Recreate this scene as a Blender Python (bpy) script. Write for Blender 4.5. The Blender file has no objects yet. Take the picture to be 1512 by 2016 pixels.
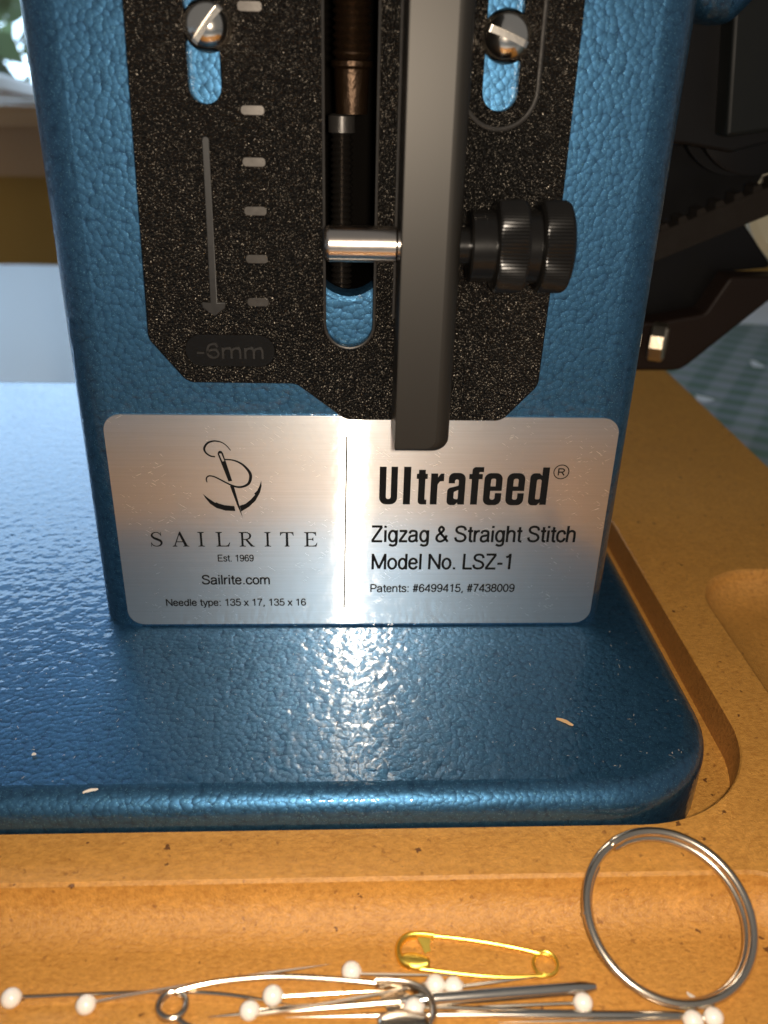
import bpy, bmesh, math, random
from mathutils import Vector, Matrix
from mathutils.geometry import tessellate_polygon

random.seed(7)
S = 0.001                                   # everything below is measured in millimetres
sc = bpy.context.scene
COL = sc.collection
R = math.radians

# ------------------------------------------------------------------ camera
CAM = Vector((-3.718, -132.896, 92.172))
PITCH, YAW, ROLL = R(27.293), R(3.130), R(1.571)
fw = Vector((math.sin(YAW)*math.cos(PITCH), math.cos(YAW)*math.cos(PITCH), -math.sin(PITCH)))
r0 = Vector((math.cos(YAW), -math.sin(YAW), 0)); u0 = r0.cross(fw)
rt = r0*math.cos(ROLL) + u0*math.sin(ROLL); up = -r0*math.sin(ROLL) + u0*math.cos(ROLL)
def frame(loc):
    return Matrix(((rt.x, up.x, -fw.x, loc.x*S), (rt.y, up.y, -fw.y, loc.y*S), (rt.z, up.z, -fw.z, loc.z*S), (0, 0, 0, 1)))
cd = bpy.data.cameras.new('camera'); cam = bpy.data.objects.new('camera', cd); COL.objects.link(cam)
cam.matrix_world = frame(CAM)
cd.sensor_fit = 'VERTICAL'; cd.sensor_height = 5.645; cd.sensor_width = 5.645
cd.lens = 5.645*1700/2016; cd.clip_start = 0.005; cd.clip_end = 60
cd.dof.use_dof = True; cd.dof.focus_distance = 0.142; cd.dof.aperture_fstop = 3.3
sc.camera = cam

# ------------------------------------------------------------------ world (dim room) and the phone's flash
w = bpy.data.worlds.new('World'); sc.world = w; w.use_nodes = True
bgn = w.node_tree.nodes['Background']
bgn.inputs[0].default_value = (0.90, 0.90, 0.90, 1); bgn.inputs[1].default_value = 0.20
ld = bpy.data.lights.new('phone_flash', 'AREA'); ld.shape = 'DISK'; ld.size = 0.006
ld.energy = 0.25; ld.color = (1.0, 0.86, 0.70)
fl = bpy.data.objects.new('phone_flash', ld); COL.objects.link(fl)
fl.matrix_world = frame(CAM + rt*5.5 + up*0.5)
sc.view_settings.view_transform = 'Standard'; sc.view_settings.look = 'None'
sc.view_settings.exposure = 0.0; sc.view_settings.gamma = 1.0
sc.render.engine = 'CYCLES'
sc.cycles.use_denoising = True
sc.cycles.max_bounces = 6; sc.cycles.glossy_bounces = 4; sc.cycles.diffuse_bounces = 2
sc.cycles.adaptive_threshold = 0.015
sc.cycles.sample_clamp_indirect = 20.0
sc.cycles.blur_glossy = 0.1

# ------------------------------------------------------------------ material helpers
def new_mat(name):
    m = bpy.data.materials.new(name); m.use_nodes = True
    nt = m.node_tree
    return m, nt, nt.nodes['Principled BSDF']
def N(nt, t, **kw):
    n = nt.nodes.new(t)
    for k, v in kw.items():
        if k.startswith('i_'):
            key = k[2:]
            key = int(key) if key.isdigit() else key.replace('_', ' ')
            n.inputs[key].default_value = v
        else:
            setattr(n, k, v)
    return n
def coords(nt, scale=(1, 1, 1)):
    tc = N(nt, 'ShaderNodeTexCoord'); mp = N(nt, 'ShaderNodeMapping')
    mp.inputs['Scale'].default_value = [1000*s for s in scale]
    nt.links.new(tc.outputs['Object'], mp.inputs[0])
    return mp.outputs[0]
def ramp(nt, fac, stops):
    r = N(nt, 'ShaderNodeValToRGB'); cr = r.color_ramp
    while len(cr.elements) < len(stops): cr.elements.new(0.5)
    for e, (p, c) in zip(cr.elements, stops):
        e.position = p; e.color = (*c, 1) if len(c) == 3 else c
    nt.links.new(fac, r.inputs[0]); return r.outputs[0]
def mixc(nt, fac, a, b, mode='MIX'):
    m = N(nt, 'ShaderNodeMix', data_type='RGBA', blend_type=mode)
    for i, v in ((0, fac), (6, a), (7, b)):
        if isinstance(v, (int, float)): m.inputs[i].default_value = v
        elif isinstance(v, tuple): m.inputs[i].default_value = (*v, 1)
        else: nt.links.new(v, m.inputs[i])
    return m.outputs[2]
def math_n(nt, op, a, b=0.0):
    m = N(nt, 'ShaderNodeMath', operation=op)
    for i, v in ((0, a), (1, b)):
        if isinstance(v, (int, float)): m.inputs[i].default_value = v
        else: nt.links.new(v, m.inputs[i])
    return m.outputs[0]
def bump(nt, h, strength, dist, normal=None):
    b = N(nt, 'ShaderNodeBump'); b.inputs['Strength'].default_value = strength; b.inputs['Distance'].default_value = dist*S
    nt.links.new(h, b.inputs['Height'])
    if normal is not None: nt.links.new(normal, b.inputs['Normal'])
    return b.outputs[0]
def noise(nt, co, scale, detail=2.0, rough=0.5, out=0):
    n = N(nt, 'ShaderNodeTexNoise'); n.inputs['Scale'].default_value = scale
    n.inputs['Detail'].default_value = detail; n.inputs['Roughness'].default_value = rough
    nt.links.new(co, n.inputs['Vector']); return n.outputs[out]
def voro(nt, co, scale, feature='F1', smooth=None, out='Distance', rand=1.0):
    n = N(nt, 'ShaderNodeTexVoronoi', feature=feature); n.inputs['Scale'].default_value = scale
    n.inputs['Randomness'].default_value = rand
    if smooth is not None: n.inputs['Smoothness'].default_value = smooth
    nt.links.new(co, n.inputs['Vector']); return n.outputs[out]
def simple(name, col, rough=0.5, metal=0.0, spec=0.5, bumps=None):
    m, nt, p = new_mat(name)
    p.inputs['Base Color'].default_value = (*col, 1); p.inputs['Roughness'].default_value = rough
    p.inputs['Metallic'].default_value = metal; p.inputs['Specular IOR Level'].default_value = spec
    if bumps:
        co = coords(nt); sc_, st, di = bumps
        h = noise(nt, co, sc_, 4)
        nt.links.new(bump(nt, h, st, di), p.inputs['Normal'])
        rr = N(nt, 'ShaderNodeMapRange'); rr.inputs['To Min'].default_value = rough*0.8; rr.inputs['To Max'].default_value = min(1, rough*1.25)
        nt.links.new(noise(nt, co, sc_*0.15, 3), rr.inputs[0]); nt.links.new(rr.outputs[0], p.inputs['Roughness'])
    return m

# ------------------------------------------------------------------ materials
M = {}
def mat_hammer():
    m, nt, p = new_mat('hammered_blue_paint'); L = nt.links
    co = coords(nt)
    vn = N(nt, 'ShaderNodeTexVoronoi'); vn.inputs['Scale'].default_value = 1.15
    wob = N(nt, 'ShaderNodeVectorMath', operation='MULTIPLY_ADD'); L.new(noise(nt, co, 0.42, 0, out=1), wob.inputs[0])
    wob.inputs[1].default_value = (0.6, 0.6, 0.6); L.new(co, wob.inputs[2]); L.new(wob.outputs[0], vn.inputs['Vector'])
    d = vn.outputs['Distance']
    sep = N(nt, 'ShaderNodeSeparateColor'); L.new(vn.outputs['Color'], sep.inputs[0])
    cell = math_n(nt, 'SUBTRACT', 1.0, math_n(nt, 'POWER', d, 2.2))
    und = noise(nt, co, 0.47, 1, 0.35)
    h = math_n(nt, 'ADD', cell, math_n(nt, 'MULTIPLY', und, 0.35))
    flake = noise(nt, co, 4.5, 1)
    c1 = ramp(nt, d, [(0.2, (0.036, 0.122, 0.232)), (0.62, (0.030, 0.104, 0.204)), (0.95, (0.016, 0.060, 0.128))])
    c1 = mixc(nt, math_n(nt, 'MULTIPLY', sep.outputs[0], 0.45), c1, (0.018, 0.072, 0.140))
    c2 = mixc(nt, math_n(nt, 'GREATER_THAN', flake, 0.66), c1, (0.085, 0.225, 0.34))
    L.new(c2, p.inputs['Base Color'])
    p.inputs['Metallic'].default_value = 0.82; p.inputs['Roughness'].default_value = 0.43
    p.inputs['Coat Weight'].default_value = 0.7; p.inputs['Coat Roughness'].default_value = 0.04
    L.new(bump(nt, h, 0.24, 0.26), p.inputs['Normal']); L.new(bump(nt, math_n(nt, 'ADD', math_n(nt, 'MULTIPLY', cell, 0.12), und), 0.75, 0.24), p.inputs['Coat Normal'])
    return m
M['blue'] = mat_hammer()

def mat_black_texture():
    m, nt, p = new_mat('black_texture_coat'); L = nt.links
    co = coords(nt)
    h = math_n(nt, 'ADD', math_n(nt, 'MULTIPLY', noise(nt, co, 1.3, 1, 0.5), 0.8), math_n(nt, 'MULTIPLY', voro(nt, co, 2.5, 'F1'), -0.8))
    p.inputs['Base Color'].default_value = (0.004, 0.0036, 0.0033, 1)
    p.inputs['Roughness'].default_value = 0.25; p.inputs['Specular IOR Level'].default_value = 0.36; p.inputs['Specular Tint'].default_value = (1, 0.88, 0.72, 1)
    L.new(bump(nt, h, 0.9, 0.42), p.inputs['Normal'])
    return m
M['black_tex'] = mat_black_texture()

SGN = -1.0
def mat_brushed():
    m, nt, p = new_mat('brushed_aluminium'); L = nt.links
    st = noise(nt, coords(nt, (0.06, 1, 5)), 1.0, 4, 0.65)
    base = mixc(nt, st, (0.70, 0.70, 0.69), (0.90, 0.91, 0.91))
    s = noise(nt, coords(nt, (0.9, 1, 1.6)), 1.1, 3, 0.75)
    scuff = N(nt, 'ShaderNodeMapRange'); scuff.inputs['From Min'].default_value = 0.60; scuff.inputs['From Max'].default_value = 0.68
    L.new(s, scuff.inputs[0])
    n1 = bump(nt, st, 0.4, 0.012)
    n2 = bump(nt, scuff.outputs[0], 0.35, 0.02, n1)
    tg = N(nt, 'ShaderNodeCombineXYZ'); a = R(-1.0)
    tg.inputs[0].default_value = -math.sin(a); tg.inputs[2].default_value = math.cos(a)
    def lobe(rough, aniso, nrm):
        g = N(nt, 'ShaderNodeBsdfAnisotropic'); g.inputs['Roughness'].default_value = rough; g.inputs['Anisotropy'].default_value = aniso
        L.new(base, g.inputs['Color']); L.new(tg.outputs[0], g.inputs['Tangent'])
        if nrm is not None: L.new(nrm, g.inputs['Normal'])
        return g.outputs[0]
    nw = bump(nt, noise(nt, coords(nt), 0.16, 3, 0.6), 0.5, 0.06)
    la = lobe(0.255, SGN*0.88, nw); lb = lobe(0.17, SGN*0.45, None); lc = lobe(0.46, SGN*0.5, n2)
    m1 = N(nt, 'ShaderNodeMixShader'); m1.inputs[0].default_value = 0.66; L.new(la, m1.inputs[1]); L.new(lb, m1.inputs[2])
    mx = N(nt, 'ShaderNodeMixShader'); mx.inputs[0].default_value = 0.34; L.new(m1.outputs[0], mx.inputs[1]); L.new(lc, mx.inputs[2])
    nt.nodes.remove(p)
    def scratches(ang, th):
        m0 = N(nt, 'ShaderNodeMapping'); m0.inputs['Rotation'].default_value = (0, R(ang), 0)
        mp = N(nt, 'ShaderNodeMapping'); mp.inputs['Scale'].default_value = (520, 300, 9000)
        tc = N(nt, 'ShaderNodeTexCoord'); L.new(tc.outputs['Object'], m0.inputs[0]); L.new(m0.outputs[0], mp.inputs[0])
        return math_n(nt, 'GREATER_THAN', noise(nt, mp.outputs[0], 1.0, 1), th)
    patch = math_n(nt, 'GREATER_THAN', noise(nt, coords(nt), 0.10, 3), 0.53)
    sm = math_n(nt, 'MULTIPLY', math_n(nt, 'MAXIMUM', scratches(-35, 0.73), scratches(24, 0.735)), patch)
    g = N(nt, 'ShaderNodeBsdfGlossy'); g.inputs['Color'].default_value = (0.97, 0.95, 0.92, 1); g.inputs['Roughness'].default_value = 0.5
    m2 = N(nt, 'ShaderNodeMixShader'); L.new(math_n(nt, 'MULTIPLY', sm, 0.6), m2.inputs[0])
    L.new(mx.outputs[0], m2.inputs[1]); L.new(g.outputs[0], m2.inputs[2]); L.new(m2.outputs[0], nt.nodes['Material Output'].inputs[0])
    return m
M['alu'] = mat_brushed()

def mat_mdf(name, base, dark, speck=0.9):
    m, nt, p = new_mat(name); L = nt.links
    co = coords(nt)
    f1 = noise(nt, coords(nt, (1, 1.7, 1)), 1.1, 4, 0.75); f2 = noise(nt, co, 0.16, 3, 0.6)
    c = ramp(nt, f1, [(0.36, dark), (0.50, base), (0.66, tuple(min(1, v*1.25) for v in base))])
    c = mixc(nt, math_n(nt, 'MULTIPLY', f2, 0.5), c, tuple(v*0.66 for v in base))
    wv = N(nt, 'ShaderNodeVectorMath', operation='MULTIPLY_ADD'); L.new(noise(nt, co, 1.8, 1, out=1), wv.inputs[0])
    wv.inputs[1].default_value = (1.1, 1.1, 1.1); L.new(co, wv.inputs[2])
    def specks(scale, amount, pw):
        vn = N(nt, 'ShaderNodeTexVoronoi'); vn.inputs['Scale'].default_value = scale; L.new(wv.outputs[0], vn.inputs['Vector'])
        sp = N(nt, 'ShaderNodeSeparateColor'); L.new(vn.outputs['Color'], sp.inputs[0])
        return math_n(nt, 'LESS_THAN', vn.outputs['Distance'], math_n(nt, 'MULTIPLY', math_n(nt, 'POWER', sp.outputs[0], pw), amount))
    c = mixc(nt, math_n(nt, 'MULTIPLY', specks(0.26, 0.125, 1.3), speck), c, (0.10, 0.035, 0.010))
    c = mixc(nt, math_n(nt, 'MULTIPLY', specks(0.75, 0.26, 2.6), speck*0.6), c, (0.17, 0.06, 0.015))
    L.new(c, p.inputs['Base Color'])
    p.inputs['Roughness'].default_value = 0.42; p.inputs['Specular IOR Level'].default_value = 0.45
    h = math_n(nt, 'ADD', f1, math_n(nt, 'MULTIPLY', noise(nt, co, 3.2, 2, 0.7), 0.8))
    L.new(bump(nt, h, 0.7, 0.20), p.inputs['Normal'])
    return m
M['mdf'] = mat_mdf('fibreboard_face', (0.55, 0.260, 0.053), (0.42, 0.176, 0.030))
M['mdf_cut'] = mat_mdf('fibreboard_cut_edge', (0.36, 0.150, 0.036), (0.22, 0.080, 0.017), 0.5)

M['lever'] = simple('blackened_steel', (0.027, 0.0245, 0.021), 0.46, 0.6, 0.5)
M['black_satin'] = simple('black_satin_metal', (0.006, 0.0055, 0.005), 0.24, 0.0, 0.22, (3.0, 0.2, 0.02))
M['mark'] = simple('satin_black_mark', (0.065, 0.058, 0.051), 0.29, 0.6, 0.5, (8.0, 0.3, 0.015))  # smooth satin black; the pale base strengthens the flash sheen
M['dark_mark'] = simple('dark_relief', (0.009, 0.008, 0.007), 0.42, 0.0, 0.4, (8.0, 0.3, 0.015))
M['cavity'] = simple('matt_black_casting', (0.004, 0.0035, 0.003), 0.8, 0.0, 0.0)  # near-black matt lining of the opening, without specular
M['rust'] = simple('shaded_rusty_steel', (0.032, 0.018, 0.009), 0.36, 0.8, 0.5, (1.2, 0.9, 0.15))  # rust tone darkened to hold the shade inside the opening
M['thread'] = simple('oiled_steel_thread', (0.06, 0.052, 0.045), 0.25, 0.9)
M['chrome'] = simple('nickel_plate', (0.72, 0.66, 0.58), 0.16, 1.0, 0.5, (1.5, 0.25, 0.02))
M['steel'] = simple('ground_steel', (0.62, 0.54, 0.47), 0.22, 1.0, 0.5, (3.0, 0.2, 0.015))
M['pinsteel'] = simple('pin_steel', (0.62, 0.54, 0.44), 0.24, 1.0)
M['gold'] = simple('brass_plate', (0.95, 0.68, 0.12), 0.36, 1.0, 0.5, (4.0, 0.2, 0.01))
M['ball'] = simple('white_glazed_glass', (0.86, 0.80, 0.73), 0.18, 0.0, 0.6)
M['ball'].node_tree.nodes['Principled BSDF'].inputs['Subsurface Weight'].default_value = 0.3
M['ball'].node_tree.nodes['Principled BSDF'].inputs['Subsurface Radius'].default_value = (0.0008, 0.0006, 0.0005)
M['satin_edge'] = simple('satin_black_edge', (0.05, 0.046, 0.042), 0.34, 0.6, 0.5, (5.0, 0.5, 0.04))  # satin black; pale base puts highlight lines along the slot edges
M['ink'] = simple('black_ink', (0.006, 0.006, 0.006), 0.55, 0.0, 0.1)
M['grey_plastic'] = simple('grey_black_plastic', (0.006, 0.007, 0.0065), 0.5, 0.0, 0.25, (0.5, 0.3, 0.08))
M['bracket'] = simple('black_enamel_warm_bounce', (0.015, 0.008, 0.005), 0.5, 0.0, 0.2, (0.8, 0.2, 0.05))  # brown tint is the board's warm reflection put into black enamel
M['rubber'] = simple('dusty_black_rubber', (0.017, 0.013, 0.010), 0.8, 0.0, 0.2, (1.5, 0.5, 0.08))
M['plastic'] = simple('black_plastic', (0.0055, 0.005, 0.005), 0.42, 0.0, 0.22, (0.7, 0.2, 0.05))
M['cream'] = simple('cream_enamel', (0.55, 0.50, 0.36), 0.4)
M['zinc'] = simple('zinc_plate', (0.62, 0.52, 0.38), 0.32, 1.0, 0.5, (1.2, 0.6, 0.08))
M['wood_trim'] = simple('varnished_trim', (0.38, 0.23, 0.115), 0.5, 0.0, 0.4, (0.03, 0.2, 0.3))
M['wall'] = simple('ochre_wall', (0.34, 0.195, 0.045), 0.8, 0.0, 0.3, (0.05, 0.2, 0.3))
M['table'] = simple('pale_laminate', (0.78, 0.87, 0.96), 0.5, 0.0, 0.12, (0.05, 0.1, 0.1))
M['paper'] = simple('white_paper', (0.85, 0.85, 0.84), 0.6)
M['lint'] = simple('pale_lint', (0.60, 0.56, 0.50), 0.8)
M['chip'] = simple('raw_wood', (0.42, 0.26, 0.12), 0.7)
def mat_cloth():
    m, nt, p = new_mat('checked_cloth'); L = nt.links
    co = coords(nt)
    rot = N(nt, 'ShaderNodeMapping'); rot.inputs['Rotation'].default_value = (0, 0, R(32)); L.new(co, rot.inputs[0])
    s = N(nt, 'ShaderNodeSeparateXYZ'); L.new(rot.outputs[0], s.inputs[0])
    def band(o, per): return math_n(nt, 'SINE', math_n(nt, 'MULTIPLY', o, 6.283/per))
    a = ramp(nt, math_n(nt, 'ADD', math_n(nt, 'MULTIPLY', band(s.outputs[0], 17), 0.5), 0.5), [(0.3, (0.14, 0.24, 0.22)), (0.7, (0.34, 0.42, 0.46))])
    b = ramp(nt, math_n(nt, 'ADD', math_n(nt, 'MULTIPLY', band(s.outputs[1], 13), 0.5), 0.5), [(0.3, (0.13, 0.26, 0.21)), (0.7, (0.30, 0.37, 0.50))])
    L.new(mixc(nt, 0.5, a, b), p.inputs['Base Color']); p.inputs['Roughness'].default_value = 0.55
    return m
M['cloth'] = mat_cloth()
def mat_sky():
    m, nt, p = new_mat('bright_outdoors'); L = nt.links
    e = N(nt, 'ShaderNodeEmission'); e.inputs[0].default_value = (0.55, 0.77, 1.0, 1); e.inputs[1].default_value = 5.2
    L.new(e.outputs[0], nt.nodes['Material Output'].inputs[0]); return m
M['sky'] = mat_sky()
def mat_leaf():
    m, nt, p = new_mat('leaf'); L = nt.links
    t = N(nt, 'ShaderNodeBsdfTranslucent'); t.inputs[0].default_value = (0.13, 0.18, 0.085, 1)
    mx = N(nt, 'ShaderNodeMixShader'); mx.inputs[0].default_value = 0.65
    p.inputs['Base Color'].default_value = (0.09, 0.14, 0.04, 1)
    L.new(p.outputs[0], mx.inputs[1]); L.new(t.outputs[0], mx.inputs[2]); L.new(mx.outputs[0], nt.nodes['Material Output'].inputs[0]); return m
M['leaf'] = mat_leaf()
def mat_pane():
    m, nt, p = new_mat('window_glass'); L = nt.links
    t = N(nt, 'ShaderNodeBsdfTransparent'); g = N(nt, 'ShaderNodeBsdfGlossy'); g.inputs['Roughness'].default_value = 0.02
    mx = N(nt, 'ShaderNodeMixShader'); mx.inputs[0].default_value = 0.06
    L.new(t.outputs[0], mx.inputs[1]); L.new(g.outputs[0], mx.inputs[2]); L.new(mx.outputs[0], nt.nodes['Material Output'].inputs[0]); return m
M['pane'] = mat_pane()

# ------------------------------------------------------------------ mesh helpers (millimetres, world axes)
class MB:
    def __init__(self): self.v = []; self.f = []
    def loop(self, pts):
        i = len(self.v); self.v += [tuple(p) for p in pts]; return list(range(i, i+len(pts)))
    def bridge(self, a, b, closed=True):
        n = len(a)
        for k in range(n if closed else n-1):
            self.f.append((a[k], a[(k+1) % n], b[(k+1) % n], b[k]))
    def fill(self, *loops):
        loops = [self.loop([self.v[i] for i in l]) for l in loops]      # own vertices: the flat face keeps flat normals
        flat = [i for l in loops for i in l]
        for t in tessellate_polygon([[Vector(self.v[i]) for i in l] for l in loops]):
            self.f.append(tuple(flat[i] for i in t))
    def fan(self, l, p):
        c = len(self.v); self.v.append(tuple(p))
        for k in range(len(l)): self.f.append((l[k], l[(k+1) % len(l)], c))
    def box(self, x0, x1, y0, y1, z0, z1):
        a = self.loop([(x0, y0, z0), (x1, y0, z0), (x1, y1, z0), (x0, y1, z0)])
        b = self.loop([(x0, y0, z1), (x1, y0, z1), (x1, y1, z1), (x0, y1, z1)])
        self.bridge(a, b); self.f.append(tuple(a[::-1])); self.f.append(tuple(b))
    def tube(self, path, rad, n=10, closed=False, caps=True):
        P = [Vector(p) for p in path]; m = len(P); rs = rad if isinstance(rad, (list, tuple)) else [rad]*m
        prev = None; loops = []
        for i in range(m):
            if closed: t = P[(i+1) % m]-P[i-1]
            else: t = P[min(i+1, m-1)]-P[max(i-1, 0)]
            t.normalize()
            if prev is None:
                a = Vector((0, 0, 1)) if abs(t.z) < 0.9 else Vector((1, 0, 0)); nrm = t.cross(a).normalized()
            else:
                nrm = (prev - t*prev.dot(t)).normalized()
            prev = nrm; b = t.cross(nrm)
            loops.append(self.loop([P[i]+rs[i]*(math.cos(q)*nrm+math.sin(q)*b) for q in [2*math.pi*k/n for k in range(n)]]))
        for i in range(m-1): self.bridge(loops[i], loops[i+1])
        if closed: self.bridge(loops[-1], loops[0])
        elif caps: self.f.append(tuple(loops[0][::-1])); self.f.append(tuple(loops[-1]))
    def lathe(self, prof, org, axis, n=48, ridges=None):
        """prof: (distance along axis, radius, knurled 0/1)"""
        ax = Vector(axis).normalized(); a = ax.orthogonal().normalized(); b = ax.cross(a); org = Vector(org)
        loops = []
        for q in prof:
            kn = q[2] if len(q) > 2 else 0
            loops.append(self.loop([org+ax*q[0]+(q[1]-(kn*ridges if ridges and k % 2 else 0))*(math.cos(2*math.pi*k/n)*a+math.sin(2*math.pi*k/n)*b) for k in range(n)]))
        for i in range(len(loops)-1): self.bridge(loops[i], loops[i+1])
        self.f.append(tuple(loops[0][::-1])); self.f.append(tuple(loops[-1]))
    def build(self, name, mat, parent=None, angle=35, recalc=True, loc=None):
        me = bpy.data.meshes.new(name)
        o_ = Vector(loc) if loc is not None else Vector((0, 0, 0))
        me.from_pydata([((x-o_.x)*S, (y-o_.y)*S, (z-o_.z)*S) for x, y, z in self.v], [], self.f)
        if recalc:
            bm = bmesh.new(); bm.from_mesh(me); bmesh.ops.recalc_face_normals(bm, faces=bm.faces); bm.to_mesh(me); bm.free()
        me.polygons.foreach_set('use_smooth', [True]*len(me.polygons))
        me.set_sharp_from_angle(angle=R(angle))
        me.materials.append(M[mat]); me.update()
        o = bpy.data.objects.new(name, me); COL.objects.link(o)
        if loc is not None: o.location = o_*S
        if parent is not None:
            o.parent = parent; o.matrix_parent_inverse = parent.matrix_basis.inverted()
        return o
def tag(o, label, cat=None, group=None, kind=None):
    o['label'] = label
    if cat: o['category'] = cat
    if group: o['group'] = group
    if kind: o['kind'] = kind
    return o
def thing(name, loc, label, cat, group=None):
    o = bpy.data.objects.new(name, None); COL.objects.link(o); o.location = Vector(loc)*S
    o.empty_display_size = 0.01
    return tag(o, label, cat, group)

def fillet(pts, n=6):
    out = []; m = len(pts)
    for i, p in enumerate(pts):
        r = p[2] if len(p) > 2 else 0
        P = Vector(p[:2])
        if r <= 0: out.append(tuple(P)); continue
        a = (Vector(pts[i-1][:2])-P); b = (Vector(pts[(i+1) % m][:2])-P)
        a_, b_ = a.normalized(), b.normalized()
        ang = a_.angle(b_); t = r/math.tan(ang/2)
        tmax = min(a.length, b.length)*0.499 if len(pts) > 2 else t
        if t > tmax: t = tmax; r = t*math.tan(ang/2)
        c = P+(a_+b_).normalized()*(r/math.sin(ang/2))
        s = P+a_*t-c; e = P+b_*t-c
        for k in range(n+1):
            q = s.lerp(e, k/n)
            th = s.angle(e); f = k/n
            q = (s*math.sin((1-f)*th)+e*math.sin(f*th))/math.sin(th) if th > 1e-5 else q
            out.append(tuple(c+q))
    return out
def stadium(cx, cz0, cz1, r, n=12):
    return [(cx+r*math.cos(math.pi+math.pi*k/n), cz0+r*math.sin(math.pi+math.pi*k/n)) for k in range(n+1)] + \
           [(cx+r*math.cos(math.pi*k/n), cz1+r*math.sin(math.pi*k/n)) for k in range(n+1)]
def rrect(x0, x1, y0, y1, r, n=8):
    return fillet([(x0, y0, r), (x1, y0, r), (x1, y1, r), (x0, y1, r)], n)
def offset(poly, d):
    """inward for a counter-clockwise polygon"""
    m = len(poly); out = []
    for i in range(m):
        p = Vector(poly[i]); a = p-Vector(poly[i-1]); b = Vector(poly[(i+1) % m])-p
        if a.length < 1e-6: a = b
        if b.length < 1e-6: b = a
        na = Vector((-a.y, a.x)).normalized(); nb = Vector((-b.y, b.x)).normalized()
        nn = (na+nb); nn = nn/max(0.3, (1+na.dot(nb)))
        out.append(tuple(p+nn*d))
    return out
def facing_plate(mb, outline, yf, yb, b=0.3, holes=(), pockets=()):
    """sheet in the XZ plane whose face looks towards -Y, rounded front edges, through holes and blind pockets"""
    steps = [(b*(1-math.sin(q)), b*(1-math.cos(q))) for q in (0, R(30), R(60), R(90))]
    def ring(poly, s):
        ls = []
        for ins, dy in steps: ls.append(mb.loop([(x, yf+dy, z) for x, z in offset(poly, s*ins)]))
        return ls
    o = ring(outline, 1); inner = []
    for i in range(3): mb.bridge(o[i], o[i+1])
    back = mb.loop([(x, yb, z) for x, z in outline]); mb.bridge(o[3], back)
    bh = []
    for h in holes:
        l = ring(h, -1); inner.append(l[0])
        for i in range(3): mb.bridge(l[i], l[i+1])
        e = mb.loop([(x, yb, z) for x, z in h]); mb.bridge(l[3], e); bh.append(e)
    for h, depth in pockets:
        l = ring(h, -1); inner.append(l[0])
        for i in range(3): mb.bridge(l[i], l[i+1])
        e = mb.loop([(x, yf+depth, z) for x, z in h]); mb.bridge(l[3], e); mb.fill(e)
    mb.fill(o[0], *inner); mb.fill(back, *bh)

def catmull(pts, n=8, closed=False):
    P = [Vector(p) for p in pts]; m = len(P); out = []
    for i in range(m if closed else m-1):
        if closed: a, b, c, d = P[i-1], P[i], P[(i+1) % m], P[(i+2) % m]
        else: a, b, c, d = P[max(i-1, 0)], P[i], P[i+1], P[min(i+2, m-1)]
        for k in range(n):
            t = k/n
            out.append(0.5*((2*b)+(c-a)*t+(2*a-5*b+4*c-d)*t*t+(3*b-a-3*c+d)*t**3))
    if not closed: out.append(P[-1])
    return out

# ================================================================== THE SETTING
# table, cloth, wall, window, daylight outside
mb = MB(); mb.box(-900, 900, -330, 434, -50, -25.05)
tag(mb.build('table', 'table'), 'pale smooth table top behind the blue machine bed', 'table')
mb = MB()
nx, ny = 40, 40
g = [[mb.loop([(124+i*9+ (2 if j % 2 else 0)*0, -40+j*9, -24.6+0.5*math.sin(i*0.7)*math.cos(j*0.6))])[0] for i in range(nx)] for j in range(ny)]
for j in range(ny-1):
    for i in range(nx-1): mb.f.append((g[j][i], g[j][i+1], g[j+1][i+1], g[j+1][i]))
tag(mb.build('table_cloth', 'cloth', angle=60), 'green and blue-grey checked cloth on the table beside the fibreboard', 'cloth')

WX0, WX1, WZ0, WZ1 = -1300, -85, 55, 500
mb = MB()
facing_plate(mb, [(-2200, -700), (2200, -700), (2200, 1600), (-2200, 1600)], 700, 800, 1.0, [[(WX0, WZ0), (WX1, WZ0), (WX1, WZ1), (WX0, WZ1)]])
wl = mb.build('wall', 'wall'); wl['kind'] = 'structure'
win = thing('window', (-690, 720, WZ0), 'window with brown wooden sill behind the machine', 'window')
mb = MB()
pr_ = fillet([(642, 42, 1), (642, 57.5, 6), (775, 60), (775, 42)], 5)
a = mb.loop([(WX0-80, y, z) for y, z in pr_]); b = mb.loop([(WX1+80, y, z) for y, z in pr_]); mb.bridge(a, b); mb.fill(a); mb.fill(b)
mb.build('sill', 'wood_trim', win)
mb = MB(); mb.box(WX0-60, WX1+60, 676, 699.5, 0, 41.5); mb.build('apron', 'wood_trim', win)
mb = MB()
facing_plate(mb, [(WX0-60, 60.6), (WX1+60, 60.6), (WX1+60, WZ1+60), (WX0-60, WZ1+60)], 680, 699.5, 0.4, [[(WX0+2, 62), (WX1-2, 62), (WX1-2, WZ1-2), (WX0+2, WZ1-2)]])
mb.build('casing', 'wood_trim', win)
mb = MB(); mb.box(WX0+3, WX1-3, 750, 754, 64, WZ1-3); mb.build('pane', 'pane', win)
mb = MB(); mb.box(WX0+3, WX1-3, 742, 762, 60.5, 63.7); mb.build('bottom_rail', 'wood_trim', win)

mb = MB(); mb.box(-9000, 6000, 7000, 7050, -3000, 7000)
sky = mb.build('sky', 'sky'); sky['kind'] = 'structure'
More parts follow.
